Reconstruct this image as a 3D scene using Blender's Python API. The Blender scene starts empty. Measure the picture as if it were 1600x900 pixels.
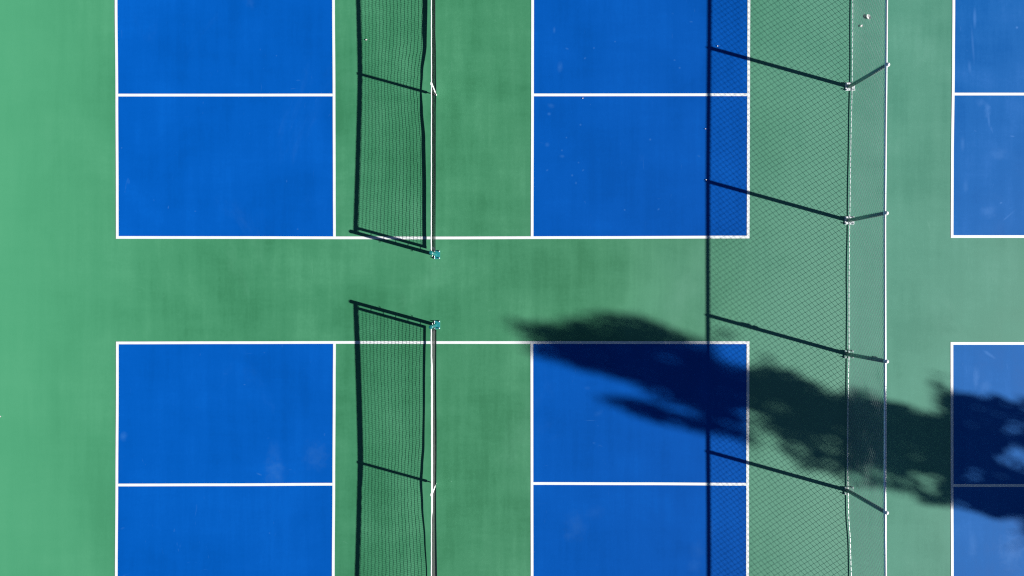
import bpy, bmesh, math, random
from mathutils import Vector, Matrix
R = math.radians
S = bpy.context.scene
C = S.collection

# ------------------------------------------------------------ camera
K = 73.8                    # photograph pixels per metre on the court
CAM_H = 16.0
cam_d = bpy.data.cameras.new('camera'); cam = bpy.data.objects.new('camera', cam_d); C.objects.link(cam)
cam.location = (0, 0, CAM_H); cam.rotation_euler = (0, 0, 0)
cam_d.sensor_width = 36; cam_d.lens = 36*K*CAM_H/1600
cam_d.clip_start = 0.1; cam_d.clip_end = 2000
S.camera = cam

# ------------------------------------------------------------ sun and sky
SUN_EL = R(27.0)
SUN_DIR = Vector((math.cos(SUN_EL)*math.cos(R(-15.4)), math.cos(SUN_EL)*math.sin(R(-15.4)), math.sin(SUN_EL)))
W = bpy.data.worlds.new('World'); S.world = W; W.use_nodes = True
nt = W.node_tree; bg = nt.nodes['Background']
sky = nt.nodes.new('ShaderNodeTexSky'); sky.sky_type = 'NISHITA'; sky.sun_disc = False
sky.sun_elevation = SUN_EL; sky.sun_rotation = R(90+15.4)
sky.altitude = 1500; sky.air_density = 0.4; sky.dust_density = 0.1; sky.ozone_density = 2.0
nt.links.new(sky.outputs[0], bg.inputs[0]); bg.inputs[1].default_value = 0.05
sd = bpy.data.lights.new('sun', 'SUN'); sd.energy = 5.0; sd.angle = R(0.53); sd.color = (1.0, 0.975, 0.93)
sun = bpy.data.objects.new('sun', sd); C.objects.link(sun)
sun.rotation_euler = SUN_DIR.to_track_quat('Z', 'Y').to_euler(); sun.location = SUN_DIR*60
S.view_settings.view_transform = 'Standard'; S.view_settings.look = 'None'
S.view_settings.gamma = 1.0; S.view_settings.use_curve_mapping = False
S.view_settings.exposure = 0.76
S.cycles.use_denoising = False; S.cycles.use_adaptive_sampling = False; S.cycles.pixel_filter_type = 'BLACKMAN_HARRIS'; S.cycles.filter_width = 1.2

# ------------------------------------------------------------ helpers
def G(px, py):              # a point of the court measured on the photograph -> metres
    return ((px-800)/K, (450-py)/K)
def at_h(px, py, h):        # the same for something h metres above the court
    f = (CAM_H-h)/CAM_H
    return ((px-800)/K*f, (450-py)/K*f)
def link(name, me, mat, parent=None, smooth=False):
    o = bpy.data.objects.new(name, me); C.objects.link(o)
    if mat: me.materials.append(mat)
    if parent: o.parent = parent
    if smooth:
        for p in me.polygons: p.use_smooth = True
    return o
def from_bm(name, bm, mat, parent=None, smooth=False):
    me = bpy.data.meshes.new(name); bm.normal_update(); bm.to_mesh(me); bm.free()
    return link(name, me, mat, parent, smooth)
def from_py(name, v, f, mat, parent=None, smooth=False):
    me = bpy.data.meshes.new(name); me.from_pydata(v, [], f); me.update()
    return link(name, me, mat, parent, smooth)
def struct(o, label=None):
    o['kind'] = 'structure'
    if label: o['label'] = label
    return o
def thing(name, label, cat, loc=(0, 0, 0), group=None):
    o = bpy.data.objects.new(name, None); C.objects.link(o); o.location = loc
    o.empty_display_size = .1
    return tag(o, label, cat, group)
def tag(o, label, cat, group=None):
    o['label'] = label; o['category'] = cat
    if group: o['group'] = group
    return o
class Buf:                   # gathers pieces of one part
    def __init__(s): s.v = []; s.f = []
    def prism(s, a, b, r, n=4, r2=None, caps=False):
        a = Vector(a); b = Vector(b); d = b-a
        if d.length < 1e-7: return
        d.normalize(); u = d.cross(Vector((0, 0, 1)))
        if u.length < 1e-3: u = Vector((1, 0, 0))
        u.normalize(); w = d.cross(u); i = len(s.v); r2 = r if r2 is None else r2
        for k in range(n):
            t = 2*math.pi*(k+.5)/n; s.v.append(tuple(a+(u*math.cos(t)+w*math.sin(t))*r))
        for k in range(n):
            t = 2*math.pi*(k+.5)/n; s.v.append(tuple(b+(u*math.cos(t)+w*math.sin(t))*r2))
        for k in range(n):
            j = (k+1) % n; s.f.append((i+k, i+j, i+n+j, i+n+k))
        if caps:
            s.f.append(tuple(i+k for k in range(n-1, -1, -1))); s.f.append(tuple(i+n+k for k in range(n)))
    def tube(s, pts, r, n=8, caps=True):
        pts = [Vector(p) for p in pts]; i0 = len(s.v); m = len(pts)
        rr = r if isinstance(r, (list, tuple)) else [r]*m
        for q, p in enumerate(pts):
            d = (pts[min(q+1, m-1)]-pts[max(q-1, 0)]).normalized()
            u = d.cross(Vector((0, 0, 1)))
            if u.length < 1e-2: u = d.cross(Vector((0, 1, 0)))
            u.normalize(); w = u.cross(d)
            for k in range(n):
                t = 2*math.pi*(k+.5)/n; s.v.append(tuple(p+(u*math.cos(t)+w*math.sin(t))*rr[q]))
        for q in range(m-1):
            for k in range(n):
                j = (k+1) % n; a = i0+q*n; s.f.append((a+k, a+j, a+n+j, a+n+k))
        if caps:
            s.f.append(tuple(i0+k for k in range(n-1, -1, -1)))
            s.f.append(tuple(i0+(m-1)*n+k for k in range(n)))
    def box(s, x0, x1, y0, y1, z0, z1):
        i = len(s.v)
        s.v += [(x0,y0,z0),(x1,y0,z0),(x1,y1,z0),(x0,y1,z0),(x0,y0,z1),(x1,y0,z1),(x1,y1,z1),(x0,y1,z1)]
        s.f += [(i,i+3,i+2,i+1),(i+4,i+5,i+6,i+7),(i,i+1,i+5,i+4),(i+1,i+2,i+6,i+5),(i+2,i+3,i+7,i+6),(i+3,i,i+4,i+7)]
    def lathe(s, prof, n=20, c=(0, 0, 0)):     # prof: (r, z) from bottom to top
        i0 = len(s.v); m = len(prof)
        for r, z in prof:
            for k in range(n):
                t = 2*math.pi*k/n; s.v.append((c[0]+r*math.cos(t), c[1]+r*math.sin(t), c[2]+z))
        for q in range(m-1):
            for k in range(n):
                j = (k+1) % n; a = i0+q*n; s.f.append((a+k, a+j, a+n+j, a+n+k))
        s.f.append(tuple(i0+(m-1)*n+k for k in range(n)))
    def build(s, name, mat, parent=None, smooth=False): return from_py(name, s.v, s.f, mat, parent, smooth)
def bevel(o, w=.004, seg=2):
    m = o.modifiers.new('bevel', 'BEVEL'); m.width = w; m.segments = seg; m.limit_method = 'ANGLE'
def interp(tab, x):
    if x <= tab[0][0]: return tab[0][1]
    for (a, p), (b, q) in zip(tab, tab[1:]):
        if x <= b:
            t = (x-a)/(b-a); t = t*t*(3-2*t); return p+(q-p)*t
    return tab[-1][1]
def lerp(tab, x):
    if x <= tab[0][0]: return tab[0][1]
    for (a, p), (b, q) in zip(tab, tab[1:]):
        if x <= b: return p+(q-p)*(x-a)/(b-a)
    return tab[-1][1]

# ------------------------------------------------------------ materials
def new_mat(name):
    m = bpy.data.materials.new(name); m.use_nodes = True
    return m, m.node_tree.nodes, m.node_tree.links, m.node_tree.nodes['Principled BSDF']
def plain(name, col, rough=.6, metal=0., spec=.5, var=.12, scale=30):
    m, N, L, B = new_mat(name)
    tc = N.new('ShaderNodeTexCoord'); n = N.new('ShaderNodeTexNoise'); n.inputs['Scale'].default_value = scale
    n.inputs['Detail'].default_value = 4
    L.new(tc.outputs['Object'], n.inputs['Vector'])
    mx = N.new('ShaderNodeMix'); mx.data_type = 'RGBA'
    mx.inputs[6].default_value = tuple(c*(1-var) for c in col)+(1,)
    mx.inputs[7].default_value = tuple(min(1, c*(1+var)) for c in col)+(1,)
    L.new(n.outputs[0], mx.inputs[0]); L.new(mx.outputs[2], B.inputs['Base Color'])
    B.inputs['Roughness'].default_value = rough; B.inputs['Metallic'].default_value = metal
    B.inputs['Specular IOR Level'].default_value = spec
    return m
def coat(name, dark, mid, light, dust, dust_lo, dust_hi, rough, spec, marks=(), backscatter_col=None):
    """squeegeed acrylic court coating: cloudy tone, lap streaks along y, sand grain, scuffs, dusty wear"""
    m, N, L, B = new_mat(name)
    def noise(sc, det, vec, rgh=.5, dist=0.):
        n = N.new('ShaderNodeTexNoise'); n.inputs['Scale'].default_value = sc; n.inputs['Detail'].default_value = det
        n.inputs['Roughness'].default_value = rgh; n.inputs['Distortion'].default_value = dist
        L.new(vec, n.inputs['Vector']); return n.outputs[0]
    def ramp(src, a, b, ca=0., cb=1.):
        r = N.new('ShaderNodeMapRange'); r.inputs[1].default_value = a; r.inputs[2].default_value = b
        r.inputs[3].default_value = ca; r.inputs[4].default_value = cb; r.interpolation_type = 'SMOOTHSTEP'
        L.new(src, r.inputs[0]); return r.outputs[0]
    def math_(op, a, b):
        n = N.new('ShaderNodeMath'); n.operation = op
        for i, q in enumerate((a, b)):
            if isinstance(q, (int, float)): n.inputs[i].default_value = q
            else: L.new(q, n.inputs[i])
        return n.outputs[0]
    def mapped(sc, rot=0.):
        mp = N.new('ShaderNodeMapping'); mp.inputs['Scale'].default_value = sc; mp.inputs['Rotation'].default_value = (0, 0, rot)
        L.new(tc.outputs['Object'], mp.inputs['Vector']); return mp.outputs[0]
    def mix(f, a, b):
        x = N.new('ShaderNodeMix'); x.data_type = 'RGBA'
        if isinstance(f, (int, float)): x.inputs[0].default_value = f
        else: L.new(f, x.inputs[0])
        for i, q in ((6, a), (7, b)):
            if isinstance(q, tuple): x.inputs[i].default_value = q+(1,)
            else: L.new(q, x.inputs[i])
        return x.outputs[2]
    tc = N.new('ShaderNodeTexCoord'); P = tc.outputs['Object']
    cloud = ramp(noise(.55, 5, P, .55, .4), .3, .7)
    streak = ramp(noise(1.0, 4, mapped((4.5, .35, 1)), .6), .25, .75)
    cross = ramp(noise(1.0, 3, mapped((.5, 3.2, 1)), .6), .25, .75)
    fine = ramp(noise(14, 3, P, .7), .2, .8)
    t = math_('ADD', math_('MULTIPLY', cloud, .45), math_('MULTIPLY', streak, .27))
    t = math_('ADD', t, math_('MULTIPLY', cross, .13))
    t = math_('ADD', t, math_('MULTIPLY', fine, .15))
    col = mix(ramp(t, .15, .55), dark, mid)
    col = mix(ramp(t, .5, .9), col, light)
    # dusty wear: broad faded patches with ragged edges
    pat = ramp(noise(.33, 6, mapped((1.3, .8, 1)), .62, .8), dust_lo, dust_hi)
    pat = math_('MULTIPLY', pat, ramp(noise(3.2, 5, mapped((1.6, .9, 1)), .7), .25, .75, .35, 1.))
    col = mix(math_('MULTIPLY', pat, .55), col, dust)
    # small scuffs: stretched noise peaks, and specks of grit
    sc1 = ramp(noise(9, 2, mapped((1, .28, 1), .5), .5, 1.2), .72, .80)
    sc2 = ramp(noise(7, 2, mapped((.3, 1, 1), -.3), .5, 1.5), .73, .81)
    col = mix(math_('MULTIPLY', math_('ADD', sc1, sc2), .22), col, dust)
    vo = N.new('ShaderNodeTexVoronoi'); vo.inputs['Scale'].default_value = 1.6; L.new(P, vo.inputs['Vector'])
    spk = ramp(vo.outputs['Distance'], .012, .03, 1., 0.)
    gate = ramp(noise(.8, 2, P), .52, .6)
    col = mix(math_('MULTIPLY', math_('MULTIPLY', spk, gate), .6), col, dust)
    rag = ramp(noise(5.5, 5, P, .65, .3), .2, .7, .45, 1.)
    for px, py, rx, ry, rot, st in marks:       # scuffs and dust marks with a place of their own
        x0, y0 = G(px, py); mp = N.new('ShaderNodeMapping'); mp.vector_type = 'TEXTURE'
        mp.inputs['Location'].default_value = (x0, y0, 0); mp.inputs['Rotation'].default_value = (0, 0, R(rot))
        mp.inputs['Scale'].default_value = (rx/K, ry/K, 1); L.new(P, mp.inputs['Vector'])
        sx = N.new('ShaderNodeSeparateXYZ'); L.new(mp.outputs[0], sx.inputs[0])
        # ragged outline
        d = math_('SQRT', math_('ADD', math_('POWER', sx.outputs[0], 2.), math_('POWER', sx.outputs[1], 2.)), 0)
        if rx > 5: d = math_('ADD', d, math_('MULTIPLY', math_('SUBTRACT', noise(7, 5, P, .7), .5), 1.5))
        f = ramp(d, 0., 1., st*.8, 0.)
        if rx > 5: f = math_('MULTIPLY', f, rag)
        col = mix(f, col, dust)
    if backscatter_col:                                    # left side brightened: backscattered light painted into the colour
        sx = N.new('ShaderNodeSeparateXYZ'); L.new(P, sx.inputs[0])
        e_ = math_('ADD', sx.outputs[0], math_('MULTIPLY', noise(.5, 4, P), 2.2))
        col = mix(ramp(e_, -10.2, -4.2, .85, 0.), col, backscatter_col)
        col = mix(ramp(e_, 2.4, 8.2, 0., .85), col, (.098, .318, .218))   # and light painted in towards the fence, offsetting the mesh shadow
    L.new(col, B.inputs['Base Color'])
    rg = ramp(t, .2, .8, rough-.05, rough+.08); L.new(rg, B.inputs['Roughness'])
    B.inputs['Specular IOR Level'].default_value = spec
    B.inputs['Diffuse Roughness'].default_value = .3
    g1 = noise(260, 2, P, .6); g2 = noise(45, 3, P, .6)
    h = math_('ADD', math_('MULTIPLY', g1, .4), math_('MULTIPLY', g2, .6))
    bp = N.new('ShaderNodeBump'); bp.inputs['Strength'].default_value = .25; bp.inputs['Distance'].default_value = .004
    L.new(h, bp.inputs['Height']); L.new(bp.outputs[0], B.inputs['Normal'])
    return m
M = {}
M['green'] = coat('green_acrylic', (.034, .200, .090), (.045, .240, .114), (.062, .284, .142), (.13, .36, .23), .55, .85, .55, .5, backscatter_col=(.070, .330, .165))
M['blue'] = coat('blue_acrylic', (.0002, .080, .385), (.0002, .089, .425), (.0006, .100, .465), (.035, .17, .50), .60, .85, .6, .05, marks=[
    (430, 738, 22, 28, 10, .5), (428, 708, 14, 26, 0, .2), (494, 712, 26, 30, 0, .32), (193, 682, 8, 9, 0, .6), (405, 741, 6, 2, -20, .9),
    (900, 822, 24, 30, 0, .25), (888, 838, 12, 10, 0, .2), (930, 800, 20, 14, 0, .15), (917, 606, 7, 4, 0, .35), (922, 657, 12, .8, 0, .5), (935, 646, 10, 6, 30, .25), (1090, 860, 16, 22, 0, .2), (1085, 885, 16, 14, 0, .22), (1110, 830, 8, 22, 0, .25),
    (866, 47, 3, 7, 0, .5), (886, 76, 4, 2, -20, .6), (875, 105, 6, 12, 0, .55), (928, 75, 2, 2, 0, .8), (914, 91, 3, 2, 40, .7), (861, 165, 8, 5, 0, .45), (858, 178, 4, 3.4, 0, .7), (907, 195, 2.4, 2.4, 0, .8), (885, 215, 1.8, 1.8, 0, .8), (855, 226, 5, 5, 0, .45), (878, 235, 2.2, 2.2, 0, .7), (878, 244, 5.2, 3.4, 0, .7), (855, 266, 3, 2, 30, .6), (911, 266, 3, 2, 40, .6), (904, 254, 2, 2, 0, .6), (894, 274, 2.4, 2.4, 0, .8), (900, 286, 2.4, 3, 0, .6), (1016, 218, 2.6, 2.6, 0, .7), (976, 328, 2.2, 2.2, 0, .8), (1029, 327, 3, 2, 40, .7), (1054, 94, 2.4, 1.6, 0, .8), (1062, 106, 2.4, 2.4, 0, .7), (1080, 34, 4, 1.6, -5, .6), (961, 65, 1.8, 1.8, 0, .8), (1092, 244, 4, 2, -30, .4),
    (263, 324, 1.2, 3.6, -12, .8), (305, 330, 2.2, 1.2, 0, .7), (465, 358, 2, 1.6, 0, .6), (432, 87, 1.6, 1.6, 0, .6), (448, 283, 1.2, 3, 0, .6), (190, 231, 1.6, 1.6, 0, .7), (382, 601, 2.4, 1.2, 0, .7), (421, 833, 1.6, 1.6, 0, .6)])
M['blue_worn'] = coat('worn_blue_acrylic', (.001, .118, .43), (.006, .138, .47), (.018, .162, .52), (.08, .26, .66), .52, .85, .6, .1, marks=[
    (1523, 28, 4, 22, 0, .6), (1520, 70, 3, 40, 4, .35), (1543, 172, 7, 16, 0, .7), (1532, 160, 10, 8, 0, .4), (1545, 188, 3, 16, 5, .5), (1589, 43, 3, 3, 0, .9), (1546, 554, 15, 3.5, -35, .75), (1525, 590, 7, 22, 0, .55), (1540, 605, 12, 14, 0, .4), (1564, 317, 3, 2, 20, .9), (1545, 330, 16, 14, 30, .45), (1575, 338, 18, 2, 40, .6), (1509, 290, 6, 14, 0, .4), (1582, 213, 5, 2, -10, .7), (1560, 240, 20, 14, 0, .4), (1504, 225, 5, 16, 0, .35), (1515, 105, 4, 14, 5, .4), (1580, 860, 26, 40, 0, .5), (1520, 850, 10, 30, 0, .35)])
M['green_worn'] = coat('worn_green_acrylic', (.074, .272, .186), (.090, .305, .212), (.112, .342, .244), (.18, .42, .32), .50, .85, .55, .2)
M['white'] = plain('white_line_paint', (.79, .82, .82), .6, var=.09, scale=5)
M['tape'] = plain('white_vinyl_tape', (.82, .83, .82), .55, var=.04)
M['black'] = plain('black_net_cord', (.012, .013, .014), .7)
M['band'] = plain('dark_vinyl_band', (.016, .020, .030), .5)
M['teal'] = plain('teal_painted_steel', (.010, .17, .17), .35, spec=.6, var=.2)
M['teal_pl'] = plain('teal_plate', (.012, .22, .24), .45, spec=.6, var=.25, scale=60)
M['galv'] = plain('galvanised_steel', (.78, .82, .84), .42, metal=.2, var=.1, scale=40)
M['post'] = plain('weathered_green_steel', (.17, .27, .235), .5, metal=.1, var=.15)
M['plate_dull'] = plain('weathered_green_plate', (.10, .26, .20), .6, var=.2, scale=50)
M['galv_bright'] = plain('bright_zinc', (.82, .84, .84), .4, metal=.2, var=.05)
M['wire'] = plain('galvanised_wire', (.20, .27, .26), .45, metal=.1, var=.1)
M['asphalt'] = plain('asphalt', (.05, .05, .052), .9, var=.3, scale=8)
M['leaf'] = plain('dry_leaf', (.80, .78, .74), .7, var=.1)
M['foliage'] = plain('tree_leaves', (.045, .095, .025), .6, var=.4, scale=2)
M['bark'] = plain('bark', (.12, .085, .06), .9, var=.3, scale=9)

# ------------------------------------------------------------ ground
def sheet(name, x0, x1, y0, y1, z, mat, label=None):
    return struct(from_py(name, [(x0,y0,z),(x1,y0,z),(x1,y1,z),(x0,y1,z)], [(0,1,2,3)], mat), label)
FX = G(1355, 0)[0]           # where the surface of the left courts ends, under the fence
sheet('ground', -400, 400, -400, 400, -.008, M['asphalt'], 'dark asphalt ground around the courts')
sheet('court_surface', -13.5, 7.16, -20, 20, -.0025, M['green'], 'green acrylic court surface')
sheet('court_surface', 7.16, 24, -20, 20, -.0025, M['green_worn'], 'paler worn green acrylic surface beyond the fence')

# measured centre lines of the painted markings, pixel polylines (x at y) / (y at x)
LW = .029
V1 = [(-120, 180.8), (0, 181.4), (148, 182.6), (300, 183.2), (371, 183.3), (450, 183.4), (535, 183.4), (600, 183.4), (757, 182.6), (900, 181.8), (1030, 181)]
V2 = [(-120, 520.5), (0, 521.2), (148, 522.0), (304, 522.4), (371, 522.7), (450, 522.8), (535, 522.7), (600, 522.3), (757, 521.6), (900, 520.8), (1030, 520.4)]
V3 = [(-120, 832.8), (0, 832.2), (148, 832.0), (348, 831.5), (450, 831), (535, 831), (757, 831.2), (900, 831.4), (1030, 831.6)]
V4 = [(-120, 1170.8), (0, 1170.2), (85, 1169.8), (300, 1169.3), (371, 1169), (450, 1168.9), (535, 1168.8), (757, 1168.2), (900, 1168.0), (1030, 1168)]
V5 = [(-120, 1491), (0, 1490.3), (90, 1489.8), (260, 1488), (371, 1487.6), (535, 1487.3), (757, 1487.5), (900, 1488), (1030, 1488.6)]
H_SIDE_U = [(180, 371), (360, 371.2), (540, 371.6), (680, 371.8), (900, 371.2), (1172, 370.4)]
H_SIDE_L = [(180, 535.8), (360, 535.4), (540, 535), (680, 535.2), (900, 535.2), (1172, 535.4)]
H_C_U = [(180, 148.6), (350, 148.6), (522, 148.4), (832, 148.3), (1172, 148)]
H_C_L = [(180, 757.8), (350, 757.4), (522, 756.6), (832, 755.4), (1000, 755.8), (1172, 756.6)]
H_R_U = [(1485, 369.6), (2480, 369.6)]
H_R_L = [(1485, 536.6), (2480, 536.6)]
H_RC_U = [(1485, 147), (2480, 147)]
H_RC_L = [(1485, 758.6), (2480, 758.6)]
def strip(name, pts, z, mat=None, w=LW):
    v = []; f = []
    for i, p in enumerate(pts):
        a = Vector(pts[max(i-1, 0)]); b = Vector(pts[min(i+1, len(pts)-1)])
        d = (b-a).normalized(); n = Vector((-d.y, d.x))
        q = Vector(p); v += [tuple(q+n*w)+(z,), tuple(q-n*w)+(z,)]
        if i: k = 2*i; f.append((k-2, k-1, k+1, k))
    return v, f
def lines(name, lst, z, label):
    """all the painted markings of one court"""
    vv = []; ff = []
    for kind, tab, a, b in lst:
        n = 24; pts = []
        for i in range(n+1):
            t = a+(b-a)*i/n
            pts.append(G(interp(tab, t), t) if kind == 'v' else G(t, interp(tab, t)))
        v, f = strip('', pts, z+(.0 if kind == 'h' else .0008)); k = len(vv)
        vv += v; ff += [tuple(q+k for q in g) for g in f]
    return struct(from_py(name, vv, ff, M['white']), label)
def panel(name, va, vb, ya, yb, z, mat, label):
    """one blue service box area between two vertical lines; ya/yb are y pixels or tables"""
    n = 24; v = []; f = []
    for i in range(n+1):
        t = i/n
        for tab in (va, vb):
            y0 = interp(ya, interp(tab, 0)) if isinstance(ya, list) else ya
            y1 = interp(yb, interp(tab, 0)) if isinstance(yb, list) else yb
            y = y0+(y1-y0)*t
            v.append(G(interp(tab, y), y)+(z,))
        if i: k = 2*i; f.append((k-2, k, k+1, k-1))
    return struct(from_py(name, v, f, mat), label)
TOP, BOT = -74.5, 980.5
W5 = [(-200, 2475), (1200, 2475)]
NV5 = [(-200, 1826), (1200, 1826)]; NV6 = [(-200, 2137), (1200, 2137)]
Z1, Z2 = 0., .0018
panel('court_paint', V1, V2, TOP, H_SIDE_U, Z1, M['blue'], 'blue painted service area, upper left of the photo')
panel('court_paint', V3, V4, TOP, H_SIDE_U, Z1, M['blue'], 'blue painted service area between upper net and fence')
panel('court_paint', V1, V2, H_SIDE_L, BOT, Z1, M['blue'], 'blue painted service area, lower left with pale scuffs')
panel('court_paint', V3, V4, H_SIDE_L, BOT, Z1, M['blue'], 'blue painted service area crossed by the tree shadow')
panel('court_paint', V5, NV5, -76, H_R_U, Z1, M['blue_worn'], 'worn blue painted service area, upper right')
panel('court_paint', NV6, W5, -76, H_R_U, Z1, M['blue_worn'], 'worn blue painted service area, far upper right')
panel('court_paint', V5, NV5, H_R_L, 981, Z1, M['blue_worn'], 'worn blue painted service area, lower right under the tree shadow')
panel('court_paint', NV6, W5, H_R_L, 981, Z1, M['blue_worn'], 'worn blue painted service area, far lower right')
e = 2
lines('court_lines', [('v', V1, TOP-e, 373), ('v', V2, TOP, 371), ('v', V3, TOP, 371), ('v', V4, TOP-e, 372.4), ('h', H_SIDE_U, 181.3, 1171), ('h', [(180, TOP), (1172, TOP)], 181, 1171), ('h', H_C_U, 183, 522), ('h', H_C_U, 832, 1169)], Z2, 'white painted lines of the upper court')
lines('court_lines', [('v', V1, 533.8, BOT+e), ('v', V2, 535, BOT), ('v', V3, 535, BOT), ('v', V4, 533.4, BOT+e), ('h', H_SIDE_L, 181.3, 1171), ('h', [(180, BOT), (1172, BOT)], 181, 1171), ('h', H_C_L, 183, 522), ('h', H_C_L, 832, 1168)], Z2, 'white painted lines of the lower court')
lines('court_lines', [('v', V5, -78, 371.6), ('v', NV5, -76, 370), ('v', NV6, -76, 370), ('v', W5, -78, 371.6), ('h', H_R_U, 1485.6, 2477), ('h', [(1480, -76), (2480, -76)], 1488, 2477), ('h', H_RC_U, 1488, 1826), ('h', H_RC_U, 2137, 2475)], Z2, 'white painted lines of the upper right court')
lines('court_lines', [('v', V5, 534.6, 983), ('v', NV5, 536, 981), ('v', NV6, 536, 981), ('v', W5, 534.6, 983), ('h', H_R_L, 1485.4, 2477), ('h', [(1480, 981), (2480, 981)], 1488, 2477), ('h', H_RC_L, 1488, 1826), ('h', H_RC_L, 2137, 2475)], Z2, 'white painted lines of the lower right court')

# ------------------------------------------------------------ nets
NX = G(680.6, 0)[0]
def make_net(yc, y_near, label, bottom, band_lean, tape_tab, anchor_dx):
    """yc = y of the centre strap; the two posts stand at y_near and its mirror; tables are keyed on s = distance
    from the near post (metres)"""
    y_far = 2*yc-y_near; Lg = abs(y_far-y_near); sg = 1 if y_far > y_near else -1
    root = thing('pickleball_net', label, 'net', (NX, yc, 0), 'nets strung across the courts')
    Y = lambda s: y_near-yc+sg*s
    top = lambda s: .922-(.922-.872)*(1-abs(2*s/Lg-1)**1.25)
    bot = lambda s: interp(bottom, s)
    lean = lambda s: interp(band_lean, s)
    n = 150; S0, S1 = .10, Lg-.10
    ss = [S0+(S1-S0)*i/n for i in range(n+1)]
    rnd = random.Random(int(abs(yc)*100))
    wob = [rnd.uniform(-.0022, .0022) for _ in ss]
    xo = lambda s, z: .012*math.sin(s*2.1+yc)*math.sin(math.pi*z/.95)
    # netting
    b = Buf(); nh = 19
    def pt(s, k):
        zt, zb = top(s)-.02, bot(s)+.02
        z = zb+(zt-zb)*k/nh
        return (xo(s, z)+.002*math.sin(s*37+k*2.1), Y(s)+.003*math.sin(k*1.7+s*5), z+.0025*math.sin(s*23+k))
    for i, s in enumerate(ss):
        for k in range(nh): b.prism(pt(s, k), pt(s, k+1), .0026, 3)
    for k in range(1, nh):
        for i in range(n): b.prism(pt(ss[i], k), pt(ss[i+1], k), .0030, 3)
    b.build('netting', M['black'], root)
    # head tape: folded white vinyl, a flattened loop
    b = Buf(); prof_n = 10; v0 = None
    for i, s in enumerate([S0-.06+(S1-S0+.12)*i/n for i in range(n+1)]):
        zt = top(s); ln = lean(s); j = len(b.v); jit = .0012*math.sin(s*19)+.0009*math.sin(s*51)
        for k in range(prof_n):
            t = 2*math.pi*k/prof_n
            x = .011*math.cos(t); z = .027*math.sin(t)
            b.v.append((x+jit+ln*(.5-z/.054), Y(s), zt-.027+z))
        if i:
            for k in range(prof_n):
                q = (k+1) % prof_n; b.f.append((j-prof_n+k, j-prof_n+q, j+q, j+k))
    b.f.append(tuple(range(prof_n))); b.f.append(tuple(len(b.v)-prof_n+k for k in range(prof_n)))
    b.build('head_tape', M['tape'], root, True)
    # bottom band
    b = Buf()
    for i, s in enumerate(ss):
        zb = bot(s); w = lerp(tape_tab, s); j = len(b.v); x = xo(s, zb)
        tl = math.sqrt(max(0., .052**2-w**2))
        for q, (dx, dz) in enumerate(((-.003, 0), (.003, 0), (.003+tl, w), (-.003+tl, w))): b.v.append((x+dx, Y(s), zb+dz))
        if i:
            for k in range(4):
                q = (k+1) % 4; b.f.append((j-4+k, j-4+q, j+q, j+k))
    b.build('bottom_band', M['band'], root)
    # side bands, posts
    for end, s, ys, out in ((0, 0., y_near, -sg), (1, Lg, y_far, sg)):
        sb = s+(.105 if end == 0 else -.105)
        b = Buf(); yb = Y(sb); b.box(-.004, .004, yb-.030, yb+.030, bot(sb), top(sb)-.03)
        b.build('side_band', M['band'], root)
        yp = Y(s)
        for q in range(6):
            z = .17+.138*q; b = Buf()
            b.tube([(.0, yb-out*.01, z), (.012, (yb+yp)/2, z+.004), (.0, yp, z+.002)], .004, 5)
            b.build('lacing', M['black'], root)
        post = Buf(); post.lathe([(.037, .006), (.037, .925), (.039, .928), (.039, .948), (.030, .956), (.01, .959)], 24, (0, yp, 0))
        p = post.build('net_post', M['teal'], root, False)
        for q in p.data.polygons: q.use_smooth = abs(q.normal.z) < .5
        b = Buf(); b.box(-.062+.028, .062+.034, yp-.09, yp+.09, .004, .014); bp = b.build('base_plate', M['teal_pl'], p); bevel(bp, .003)
        for dx in (-.022, .080):
            for dy in (-.072, .072):
                b = Buf(); b.lathe([(.013, .013), (.013, .024), (.008, .0245), (.008, .045), (.005, .048)], 10, (dx, yp+dy, 0))
                b.build('anchor_bolt', M['galv_bright'], p)
        for z in (.26, .62):
            yy = yp+out*.036; b = Buf()
            b.tube([(0, yy-out*.004, z), (0, yy+out*.022, z), (0, yy+out*.028, z+.016)], .006, 6)
            b.build('lacing_hook', M['galv'], p)
        b = Buf(); b.tube([(0, yb, top(0)-.03), (.004, yp-out*.035, top(0)-.028), (.022, yp+out*.0, .94), (.036, yp+out*.014, .90), (.03, yp+out*.02, .84)], .0065, 6)
        b.build('top_cable', M['tape'], root, True)
    # centre strap with buckle and ground anchor
    b = Buf(); zt = top(Lg/2)
    b.box(-.0155, -.0125, -.026, .026, .10, zt-.004); b.box(.0125, .0155, -.026, .026, .10, zt-.004); b.box(-.0155, .0155, -.026, .026, zt-.004, zt+.003)
    b.build('centre_strap', M['tape'], root)
    b = Buf(); b.prism((0.01, 0, .10), (anchor_dx*.5, 0, .06), .014, 4, caps=True); b.prism((anchor_dx*.5, 0, .062), (anchor_dx, -.004, .016), .010, 4, caps=True)
    b.lathe([(.022, .004), (.022, .016), (.012, .02)], 12, (anchor_dx, 0, 0))
    b.build('strap_anchor', M['tape'], root)
    return root
y_u = G(0, 148.2)[1]; y_l = G(0, 755.5)[1]
make_net(y_u, G(0, 398)[1], 'upper court net with teal posts, its centre strap in view above the walkway',
         [(0, .100), (1.2, .105), (2.4, .115), (3.0, .138), (3.38, .150), (3.75, .138), (4.4, .10), (5.4, .09), (6.8, .09)],
         [(0, 0), (6.8, 0)], [(0, .050), (2.2, .050), (3.0, .046), (3.4, .038), (3.8, .044), (4.6, .052), (6.8, .052)], .006)
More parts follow.
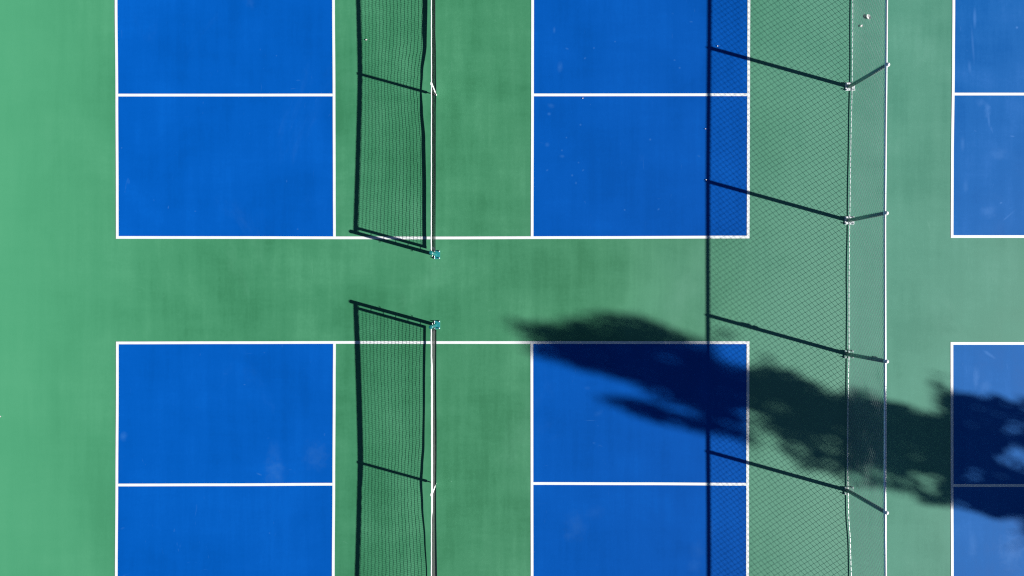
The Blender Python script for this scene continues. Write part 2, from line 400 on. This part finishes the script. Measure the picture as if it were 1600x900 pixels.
make_net(y_l, G(0, 507.5)[1], 'lower court net with white double tape, below the green walkway',
         [(0, .108), (1.5, .115), (2.6, .125), (3.1, .140), (3.4, .148), (3.9, .135), (4.6, .110), (5.3, .095), (6.8, .095)],
         [(0, 0), (.5, .010), (1.0, .024), (3.2, .026), (3.6, .02), (3.9, .0), (6.8, 0)],
         [(0, .044), (2.0, .040), (3.4, .044), (4.2, .038), (5.5, .032), (6.8, .03)], -.004)

# ------------------------------------------------------------ chain link fence
FH = 1.57
RAIL = [(-250, 1386), (0, 1385.4), (100, 1384.6), (220, 1383.4), (345, 1382.4), (450, 1382.6), (555, 1382.8), (680, 1382.9), (790, 1382.6), (900, 1383.6), (1150, 1384.5)]
WIRE = [(-250, 1331), (0, 1330.8), (60, 1330.6), (130, 1330), (220, 1328), (345, 1326.2), (430, 1325), (555, 1325), (600, 1324), (700, 1323), (768, 1323.5), (810, 1324.5), (840, 1327), (900, 1328.6), (1150, 1329)]
FX0 = G(1325.5, 0)[0]
fence = thing('chain_link_fence', 'low galvanised chain link fence running between the courts', 'fence', (FX0, 0, 0))
FY0, FY1 = -8.62, 8.62
def rail_x(y):     # world x of the top rail at world y
    py = 450-y*K*CAM_H/(CAM_H-FH); return at_h(lerp(RAIL, py), 0, FH)[0]-FX0
def wire_x(y): return G(lerp(WIRE, 450-y*K), 0)[0]-FX0
rng = random.Random(5)
# chain link fabric: each wire is a vertical zigzag, neighbours interlock
b = Buf(); pitch = .060; rows = 42; zb = .030; zt = FH-.004; dz = (zt-zb)/rows
def fp(y, z, off):
    t = (z-zb)/(zt-zb); t2 = t
    xb = wire_x(y)-.006; xt = rail_x(y)-.026
    belly = .012*math.sin(y*1.9+1)*math.sin(math.pi*t)+.004*math.sin(y*11+z*7)
    return Vector((xb+(xt-xb)*t2+belly+off, y, z))
ny = int((FY1-FY0)/pitch)
for i in range(ny):
    yc = FY0+pitch*(i+.5); prev = None
    sag = .004*math.sin(i*.37)+.003*math.sin(i*.11)
    for k in range(rows+1):
        side = 1 if (k+i) % 2 == 0 else -1
        y = yc+side*pitch*.5*1.04; z = zb+dz*k
        q = fp(y+sag*math.sin(math.pi*k/rows), z, .0022*(1 if (k//1) % 2 else -1))
        if prev is not None: b.prism(prev, q, .0022, 4)
        prev = q
    # twisted selvage at the foot
    q0 = fp(yc+pitch*.52, zb, 0)
    b.prism(q0, (q0.x-.004, q0.y+.004, zb-.008), .0034, 4); b.prism((q0.x-.004, q0.y+.004, zb-.008), (q0.x-.012, q0.y-.004, zb-.020), .003, 4)
b.build('wire_mesh', M['wire'], fence)
# top rail
b = Buf(); m = 60
b.tube([(rail_x(FY0+(FY1-FY0)*i/m), FY0+(FY1-FY0)*i/m, FH) for i in range(m+1)], .0235, 14)
b.build('top_rail', M['galv'], fence, True)
b = Buf(); b.tube([(wire_x(FY0+(FY1-FY0)*i/90)+.008, FY0+(FY1-FY0)*i/90, .020+.002*math.sin(i*.7)) for i in range(91)], .0085, 6)
b.build('tension_wire', M['galv_bright'], fence, True)
posts = [(1327, -80.5, .0), (1326.5, 135.5, .0), (1325.5, 344.5, 0), (1324.5, 553.5, 0), (1324.5, 766.5, 0), (1325, 980, 0)]
for i, (px, py, _) in enumerate(posts):
    x, y = G(px, py); x -= FX0
    xt = rail_x(y)+.026
    lx = xt-x
    p = Buf(); p.tube([(x, y, .006), (x+lx*.5, y, FH*.5), (x+lx, y, FH-.02)], .040, 20)
    post = p.build('fence_post', M['post'], fence, True)
    # dome cap with the loop that carries the rail
    c = Buf(); c.lathe([(.040, -.035), (.042, .0), (.041, .014), (.035, .030), (.022, .042), (.007, .048)], 20, (xt, y, FH))
    c.build('post_cap', M['galv_bright'], post, True)
    c = Buf(); xr = rail_x(y)
    for k in range(16):
        a0, a1 = 2*math.pi*k/16, 2*math.pi*(k+1)/16
        c.prism((xr+.025*math.cos(a0), y, FH+.025*math.sin(a0)), (xr+.025*math.cos(a1), y, FH+.025*math.sin(a1)), .006, 4)
    c.build('rail_loop', M['galv'], post)
    c = Buf(); c.box(x-.08, x+.12, y-.085, y+.085, .004, .014)
    pl = c.build('base_plate', M['galv'] if i in (1, 2) else M['plate_dull'], post); bevel(pl, .003)
    for dx, dy in ((-.06, -.066), (.10, -.066), (-.06, .066), (.10, .066)):
        c = Buf(); c.lathe([(.016, .013), (.016, .026), (.009, .0265), (.009, .05), (.005, .053)], 10, (x+dx, y+dy, 0))
        c.build('anchor_bolt', M['galv_bright'], post)
    if i == 3:       # a sleeve patch on the post, seen as the swelling in its shadow
        c = Buf(); c.tube([(x+lx*.66, y+.012, 1.02), (x+lx*.68, y+.018, 1.06), (x+lx*.70, y+.020, 1.12), (x+lx*.74, y+.014, 1.19), (x+lx*.76, y+.004, 1.23)], [.036, .044, .046, .044, .038], 12)
        c.build('repair_sleeve', M['post'], post, True)
    for z in (.35, .72, 1.1):
        t = z/FH; cx = x+lx*t; tie = Buf()
        for k in range(10):
            a0, a1 = 2*math.pi*k/10, 2*math.pi*(k+1)/10
            tie.prism((cx+.040*math.cos(a0), y+.040*math.sin(a0), z), (cx+.040*math.cos(a1), y+.040*math.sin(a1), z), .0024, 4)
        tie.build('tie_wire', M['wire'], post)
y = FY0+.3
while y < FY1:
    xr = rail_x(y); tie = Buf()
    for k in range(12):
        a0, a1 = 2*math.pi*k/12, 2*math.pi*(k+1)/12
        tie.prism((xr+.0255*math.cos(a0), y+.004*k/12, FH+.0255*math.sin(a0)), (xr+.0255*math.cos(a1), y+.004*(k+1)/12, FH+.0255*math.sin(a1)), .0019, 4)
    tie.build('tie_wire', M['wire'], fence)
    y += .46

# ------------------------------------------------------------ leaf litter on the courts
def dry_leaf(px, py, L, wd, rot, curl, label):
    x, y = G(px, py); v = []; f = []; n = 7
    for i in range(n+1):
        t = i/n; w = wd*math.sin(math.pi*min(1, t*.94+.03))**.8*.5; z = .010+curl*(2*t-1)**2
        v += [((t-.5)*L, -w, z+w*.5), ((t-.5)*L, 0, z), ((t-.5)*L, w, z+w*.5)]
        if i:
            k = 3*i; f += [(k-3, k-2, k+1, k), (k-2, k-1, k+2, k+1)]
    o = from_py('fallen_leaf', v, f, M['leaf']); s = o.modifiers.new('solid', 'SOLIDIFY'); s.thickness = .001
    o.location = (x, y, 0); o.rotation_euler = (0, 0, R(rot))
    return tag(o, label, 'leaf', 'fallen leaves lying on the courts')
dry_leaf(1356.5, 27, .12, .085, -62, .014, 'largest pale fallen leaf lying behind the fence mesh near the top')
dry_leaf(1346, 41, .06, .05, 40, .010, 'small pale leaf just below the large one by the fence')
dry_leaf(573, 62.5, .038, .03, 10, .010, 'pale leaf inside the mesh shadow of the upper net')
dry_leaf(1103.5, 281, .03, .024, 70, .010, 'tiny white leaf beside the fence rail shadow on the blue court')
dry_leaf(1102.5, 201.5, .022, .018, 0, .008, 'tiny leaf above the other one at the rail shadow')
dry_leaf(1121.5, 72.3, .036, .02, 5, .009, 'pale leaf next to the uppermost fence post shadow on blue')
dry_leaf(911, 153.8, .03, .018, 35, .009, 'tiny leaf touching the white centre line of the upper court')
dry_leaf(1.5, 650.5, .06, .03, 5, .022, 'curled leaf at the far left edge of the green surround')

# ------------------------------------------------------------ the tree whose shadow falls over the courts
TIP = Vector(G(790, 512)); U = Vector((SUN_DIR.x, SUN_DIR.y)).normalized(); NU = Vector((-U.y, U.x))
TAN = math.tan(SUN_EL)
BASE = TIP+U*27.4
tree = thing('tall_tree', 'tall leafy tree standing beyond the right edge, seen by its shadow', 'tree', (BASE.x, BASE.y, 0))
rt = random.Random(11)
lv = []; lf = []
def leaf(c, s):
    a = Vector((rt.gauss(0, 1), rt.gauss(0, 1), rt.gauss(0, 1))).normalized()
    q = a.orthogonal().normalized(); w = a.cross(q); i = len(lv)
    th = rt.uniform(0, 6.28); u = q*math.cos(th)+w*math.sin(th); v_ = a.cross(u)
    for du, dv in ((-1, 0), (0, -.55), (1, 0), (0, .55)): lv.append(tuple(c+u*du*s+v_*dv*s))
    lf.append((i, i+1, i+2, i+3))
def clump(px, py, rx, ry, dens=1.0):
    """leaves whose shade falls round the court point (px, py); rx along, ry across, photograph pixels"""
    g = Vector(G(px, py)); d = (BASE-g).dot(U)
    k = int(dens*rx*ry/ (K*K)*math.pi*2.0/.0078*.62)
    for _ in range(max(4, k)):
        while True:
            a, b_, c = rt.uniform(-1, 1), rt.uniform(-1, 1), rt.uniform(-1, 1)
            if a*a+b_*b_+c*c <= 1: break
        off_u = a*rx/K; off_n = b_*ry/K
        dep = c*max(.6, min(1.6, rx/K*1.4))           # depth along the sun's ray does not move the shade
        gg = g+U*off_u+NU*off_n
        dist = (BASE-gg).dot(U)+dep
        pos = gg+U*dist
        leaf(Vector((pos.x-BASE.x, pos.y-BASE.y, dist*TAN)), rt.uniform(.07, .12))
CL = [ # px, py, rx, ry, density
 (806,508,24,9,.55),(832,516,26,13,1),(862,520,30,16,1.1),(905,512,34,19,1.2),(950,505,34,17,1.2),(990,506,30,17,1.2),(1025,515,30,16,1.1),(1060,530,34,14,.8),(1095,540,30,12,.6),(1130,524,20,9,.5),
 (860,534,34,12,1.1),(905,532,36,14,1.3),(950,530,40,16,1.3),(1000,532,40,16,1.3),(1050,545,40,16,1.3),(1100,560,40,16,1.1),
 (850,548,36,12,.9),(895,552,40,17,1.1),(940,558,40,24,1.3),(990,560,45,30,1.4),(1040,568,50,32,1.4),(1090,590,50,36,1.5),(1140,605,50,38,1.5),(1070,612,40,22,1.0),
 (880,562,30,12,.9),(920,572,36,12,1.),(970,580,40,14,1.1),(1010,598,36,13,1.),(1045,612,40,18,.8),(1090,630,44,20,.8),(1130,640,40,26,.8),
 (955,625,16,9,1.),(985,633,26,13,1.2),(1020,645,32,17,1.3),(1060,655,36,15,1.3),(1100,664,36,15,1.2),(1140,668,34,18,1.1),(1135,645,40,18,.7),
 (1205,572,20,14,.55),(1190,600,40,30,1.3),(1230,605,40,28,1.4),(1260,625,40,34,1.4),(1225,640,45,24,1.0),(1300,650,45,38,1.4),(1240,690,34,26,1.1),(1270,715,40,26,1.1),(1310,715,46,34,1.2),(1200,660,30,14,.7),
 (1345,640,40,36,1.3),(1350,690,45,40,1.1),(1340,745,40,22,.8),(1395,655,42,30,1.4),(1390,705,42,40,1.3),(1400,755,40,20,.9),(1440,670,40,30,1.5),(1440,715,40,30,1.2),(1455,775,36,20,1.1),(1480,745,34,24,1.1),
 (1467,592,11,12,.8),(1476,620,12,24,1.0),(1490,650,26,40,1.4),(1520,650,40,36,1.5),(1500,700,44,44,1.5),(1545,690,30,40,1.3),(1510,765,46,32,1.5),(1560,640,40,22,1.1),(1555,780,48,30,1.5),(1600,645,30,20,1.0),(1600,780,48,34,1.5),(1600,690,20,16,.5),(1575,745,40,16,.8),
 (1425,748,22,14,.3),(1200,645,36,18,.8),(1230,668,36,22,.9),(1275,672,40,24,1.),(1345,705,40,24,1.),(1395,640,30,14,.9),(1430,730,34,20,.8),(1555,700,22,24,1.),(1180,620,22,22,.8),(1480,680,40,40,.8),(1575,670,26,40,.7),(1590,730,22,18,.5),(1470,700,40,40,.9),(1380,680,50,50,.7),(1330,690,46,40,.7),(1240,655,50,26,.8),(1180,690,20,20,.3),(1540,740,40,20,.9),(1420,690,46,46,.7),(1210,620,44,30,.6),
 (1640,680,50,44,1.3),(1650,770,50,46,1.4),(1650,830,50,26,1.1),(1700,710,60,60,1.3),(1710,790,60,60,1.3),(1770,740,70,80,1.2),(1790,830,70,70,1.2),(1690,640,40,30,.8),
 (1860,750,80,95,1.1),(1880,870,80,70,1.1),(1950,770,85,110,1.0),(1970,890,80,70,1.0),(2040,820,90,130,1.0),(2060,930,80,60,.8),(2140,850,90,140,.8),(2230,880,80,110,.7),(1900,670,50,40,.7),(2020,700,50,40,.6)]
for c in CL:
    if 1185 < c[0] < 1470 and c[4] < 1.25: c = c[:4]+(c[4]*.62,)
    clump(*c)
me = bpy.data.meshes.new('crown'); me.from_pydata(lv, [], lf)
link('crown', me, M['foliage'], tree)
b = Buf()
tk = [(0, 0, -.05), (.05, .02, 1.2), (-.05, .05, 3), (.1, -.05, 5.2), (.02, -.2, 7.5), (0, .0, 9.6), (.05, .15, 11.6), (0, .2, 13.3)]
b.tube(tk, [.34, .26, .22, .18, .13, .09, .05, .02], 12)
for k in range(34):
    z = 3.2+k*.27; ang = k*2.4; Lb = max(.5, 2.6*(1-(z-3)/11.5)); zz = z
    ax = interp([(p[2], p[0]) for p in tk], z); ay = interp([(p[2], p[1]) for p in tk], z)
    e1 = (ax+math.cos(ang)*Lb*.5, ay+math.sin(ang)*Lb*.5, z+.35*Lb); e2 = (ax+math.cos(ang)*Lb*.95, ay+math.sin(ang)*Lb*.95, z+.62*Lb)
    r0 = .055*(1-(z-3)/12); b.tube([(ax, ay, z), e1, e2], [r0, r0*.6, r0*.2], 6)
b.build('trunk', M['bark'], tree, True)
